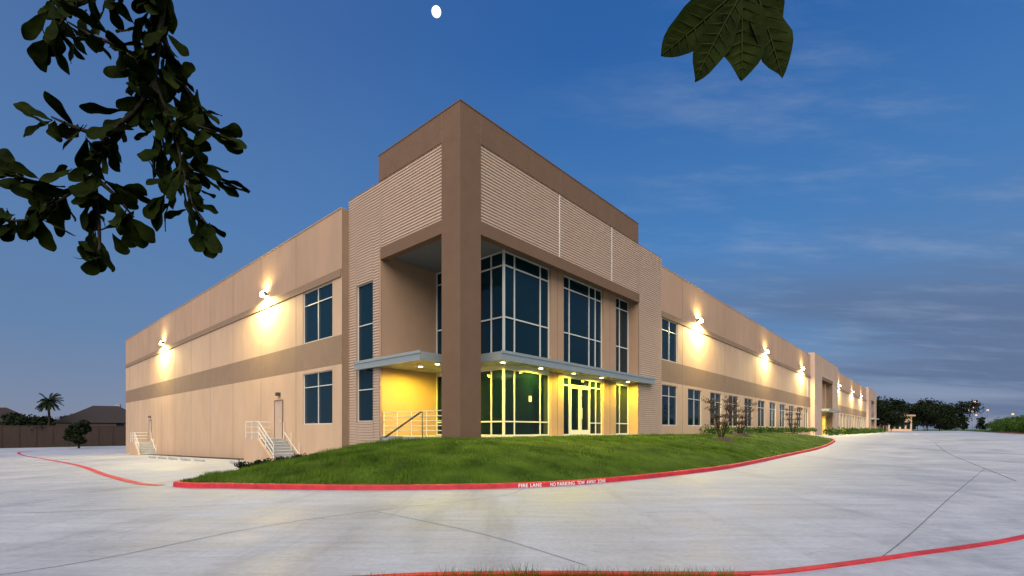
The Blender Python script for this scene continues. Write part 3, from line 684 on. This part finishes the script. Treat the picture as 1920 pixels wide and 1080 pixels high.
for tw in twigs:
    P=[Vector(p) for p in tw]; wood.tube([p+rnd(.004) for p in P],[.0065-.0045*i/(len(P)-1) for i in range(len(P))],'bark',n=5)
    L=arc(P)
    tot=L[-1]; n_=int(tot/.0098)
    for q in range(n_):
        s=tot*(.05+.95*(q+random.random()*.6)/n_); s=min(s,tot*.999)
        i=max(k for k in range(len(L)) if L[k]<=s); i=min(i,len(P)-2); t=(s-L[i])/(L[i+1]-L[i]); p=P[i].lerp(P[i+1],t); ax=(P[i+1]-P[i]).normalized()
        d=(ax*.7+rnd(.7)+Vector((0,0,-.3))).normalized(); off=rnd(.010)
        oakleaf(p+off,d,random.uniform(.045,.085),random.uniform(.025,.034),(rnd(1)+Vector((0,-.8,.5))).normalized())
    for q in range(3): oakleaf(P[-1],((P[-1]-P[-2]).normalized()+rnd(.35)),random.uniform(.06,.09),.034,(rnd(.6)+Vector((0,-1,.2))).normalized())
for b,tip,w in (((.243,.5,.468),(.1625,.5,.393),.044),((.240,.495,.455),(.188,.49,.368),.035),((.243,.5,.47),(.240,.495,.363),.048),((.254,.5,.474),(.2885,.5,.367),.040),((.25,.505,.475),(.262,.505,.405),.035),((.235,.506,.475),(.208,.506,.41),.036),((.25,.505,.478),(.29,.505,.43),.036)):
    b=Vector(b); tv=Vector(tip); oakleaf(b,tv-b,(tv-b).length,w,Vector((random.uniform(-.15,.15),-1,random.uniform(-.1,.15))),PROF2,True,curl=random.uniform(-.08,.08))
for _ in range(500):
    c=Vector((random.uniform(-3.4,-1.8),random.uniform(-2.4,-.9),random.uniform(2.2,3.6))); oakleaf(c,rnd(1),.08,.035,rnd(1).normalized())
wood.build('trunk_and_branches',OAK,smooth=True); lv.build('leaves',OAK,smooth=True)

# ================= sky, sun, camera
w=bpy.data.worlds.new('World'); bpy.context.scene.world=w; w.use_nodes=True; nt=w.node_tree;N=nt.nodes;L=nt.links
bg=N['Background']; tc=N.new('ShaderNodeTexCoord'); sx=N.new('ShaderNodeSeparateXYZ'); L.new(tc.outputs['Generated'],sx.inputs[0])
r=N.new('ShaderNodeValToRGB'); cr_=r.color_ramp
els=[(0,(.30,.31,.39)),(.05,(.24,.30,.43)),(.16,(.13,.26,.48)),(.35,(.07,.215,.50)),(.62,(.028,.125,.385)),(1,(.015,.07,.26))]
cr_.elements[0].position=0; cr_.elements[0].color=(*els[0][1],1); cr_.elements[1].position=1; cr_.elements[1].color=(*els[-1][1],1)
for p,c in els[1:-1]: e=cr_.elements.new(p); e.color=(*c,1)
cr_.interpolation='LINEAR'
L.new(sx.outputs['Z'],r.inputs[0])
def math_(op,a,b=None,v=None):
    n=N.new('ShaderNodeMath'); n.operation=op; L.new(a,n.inputs[0])
    if b is not None: L.new(b,n.inputs[1])
    elif v is not None: n.inputs[1].default_value=v
    return n.outputs[0]
zz=math_('ADD',math_('MAXIMUM',sx.outputs['Z'],v=0),v=.12)
cx=N.new('ShaderNodeCombineXYZ'); L.new(math_('DIVIDE',sx.outputs['X'],zz),cx.inputs[0]); L.new(math_('DIVIDE',sx.outputs['Y'],zz),cx.inputs[1])
mp=N.new('ShaderNodeMapping'); mp.inputs['Rotation'].default_value=(0,0,.5); mp.inputs['Scale'].default_value=(.35,1.1,1); mp.inputs['Location'].default_value=(2.3,.4,0); L.new(cx.outputs[0],mp.inputs['Vector'])
n1=N.new('ShaderNodeTexNoise'); n1.inputs['Scale'].default_value=.75; n1.inputs['Detail'].default_value=5; n1.inputs['Roughness'].default_value=.5; n1.inputs['Distortion'].default_value=.3; L.new(mp.outputs[0],n1.inputs['Vector'])
mr=N.new('ShaderNodeMapRange'); mr.interpolation_type='SMOOTHSTEP'; mr.inputs['From Min'].default_value=.37; mr.inputs['From Max'].default_value=.60; mr.inputs['To Max'].default_value=.9; L.new(n1.outputs['Fac'],mr.inputs['Value'])
mx=N.new('ShaderNodeMapRange'); mx.interpolation_type='SMOOTHSTEP'; mx.inputs['From Min'].default_value=-.15; mx.inputs['From Max'].default_value=.6; L.new(sx.outputs['X'],mx.inputs['Value'])
mz=N.new('ShaderNodeMapRange'); mz.interpolation_type='SMOOTHSTEP'; mz.inputs['From Min'].default_value=.5; mz.inputs['From Max'].default_value=.12; L.new(sx.outputs['Z'],mz.inputs['Value'])
fac=math_('MULTIPLY',math_('MULTIPLY',mr.outputs[0],mx.outputs[0]),mz.outputs[0])
mix=N.new('ShaderNodeMix'); mix.data_type='RGBA'; L.new(fac,mix.inputs['Factor']); L.new(r.outputs[0],mix.inputs['A']); mix.inputs['B'].default_value=(.115,.17,.30,1)
n2=N.new('ShaderNodeTexNoise'); n2.inputs['Scale'].default_value=4; n2.inputs['Detail'].default_value=7; n2.inputs['Roughness'].default_value=.65; L.new(mp.outputs[0],n2.inputs['Vector'])
m2=N.new('ShaderNodeMapRange'); m2.interpolation_type='SMOOTHSTEP'; m2.inputs['From Min'].default_value=.45; m2.inputs['From Max'].default_value=.8; m2.inputs['To Max'].default_value=.5; L.new(n2.outputs['Fac'],m2.inputs['Value'])
f2=math_('MULTIPLY',m2.outputs[0],mx.outputs[0])
mix2=N.new('ShaderNodeMix'); mix2.data_type='RGBA'; L.new(f2,mix2.inputs['Factor']); L.new(mix.outputs['Result'],mix2.inputs['A']); mix2.inputs['B'].default_value=(.27,.36,.53,1)
ml=N.new('ShaderNodeMapRange'); ml.inputs['From Min'].default_value=.1; ml.inputs['From Max'].default_value=-.7; ml.inputs['To Max'].default_value=.4; L.new(sx.outputs['X'],ml.inputs['Value'])
mix3=N.new('ShaderNodeMix'); mix3.data_type='RGBA'; L.new(ml.outputs[0],mix3.inputs['Factor']); L.new(mix2.outputs['Result'],mix3.inputs['A']); mix3.inputs['B'].default_value=(.13,.18,.30,1)
L.new(mix3.outputs['Result'],bg.inputs['Color']); bg.inputs['Strength'].default_value=1
sl=bpy.data.lights.new('twilight_sun','SUN'); sl.energy=4.5; sl.angle=math.radians(70); sl.color=(1,.93,.87)
so=bpy.data.objects.new('twilight_sun',sl); so.rotation_euler=(math.radians(46),0,math.radians(-4)); bpy.context.scene.collection.objects.link(so)
cam=bpy.data.cameras.new('camera'); co=bpy.data.objects.new('camera',cam); bpy.context.scene.collection.objects.link(co)
cam.sensor_width=36; cam.lens=36*886.6/1920; cam.shift_y=265/1920; cam.clip_start=.02; cam.clip_end=8000
co.location=(0,0,0); co.rotation_euler=(math.radians(90),0,0); bpy.context.scene.camera=co
sc=bpy.context.scene; sc.view_settings.view_transform='Standard'; sc.view_settings.look='None'; sc.view_settings.exposure=0
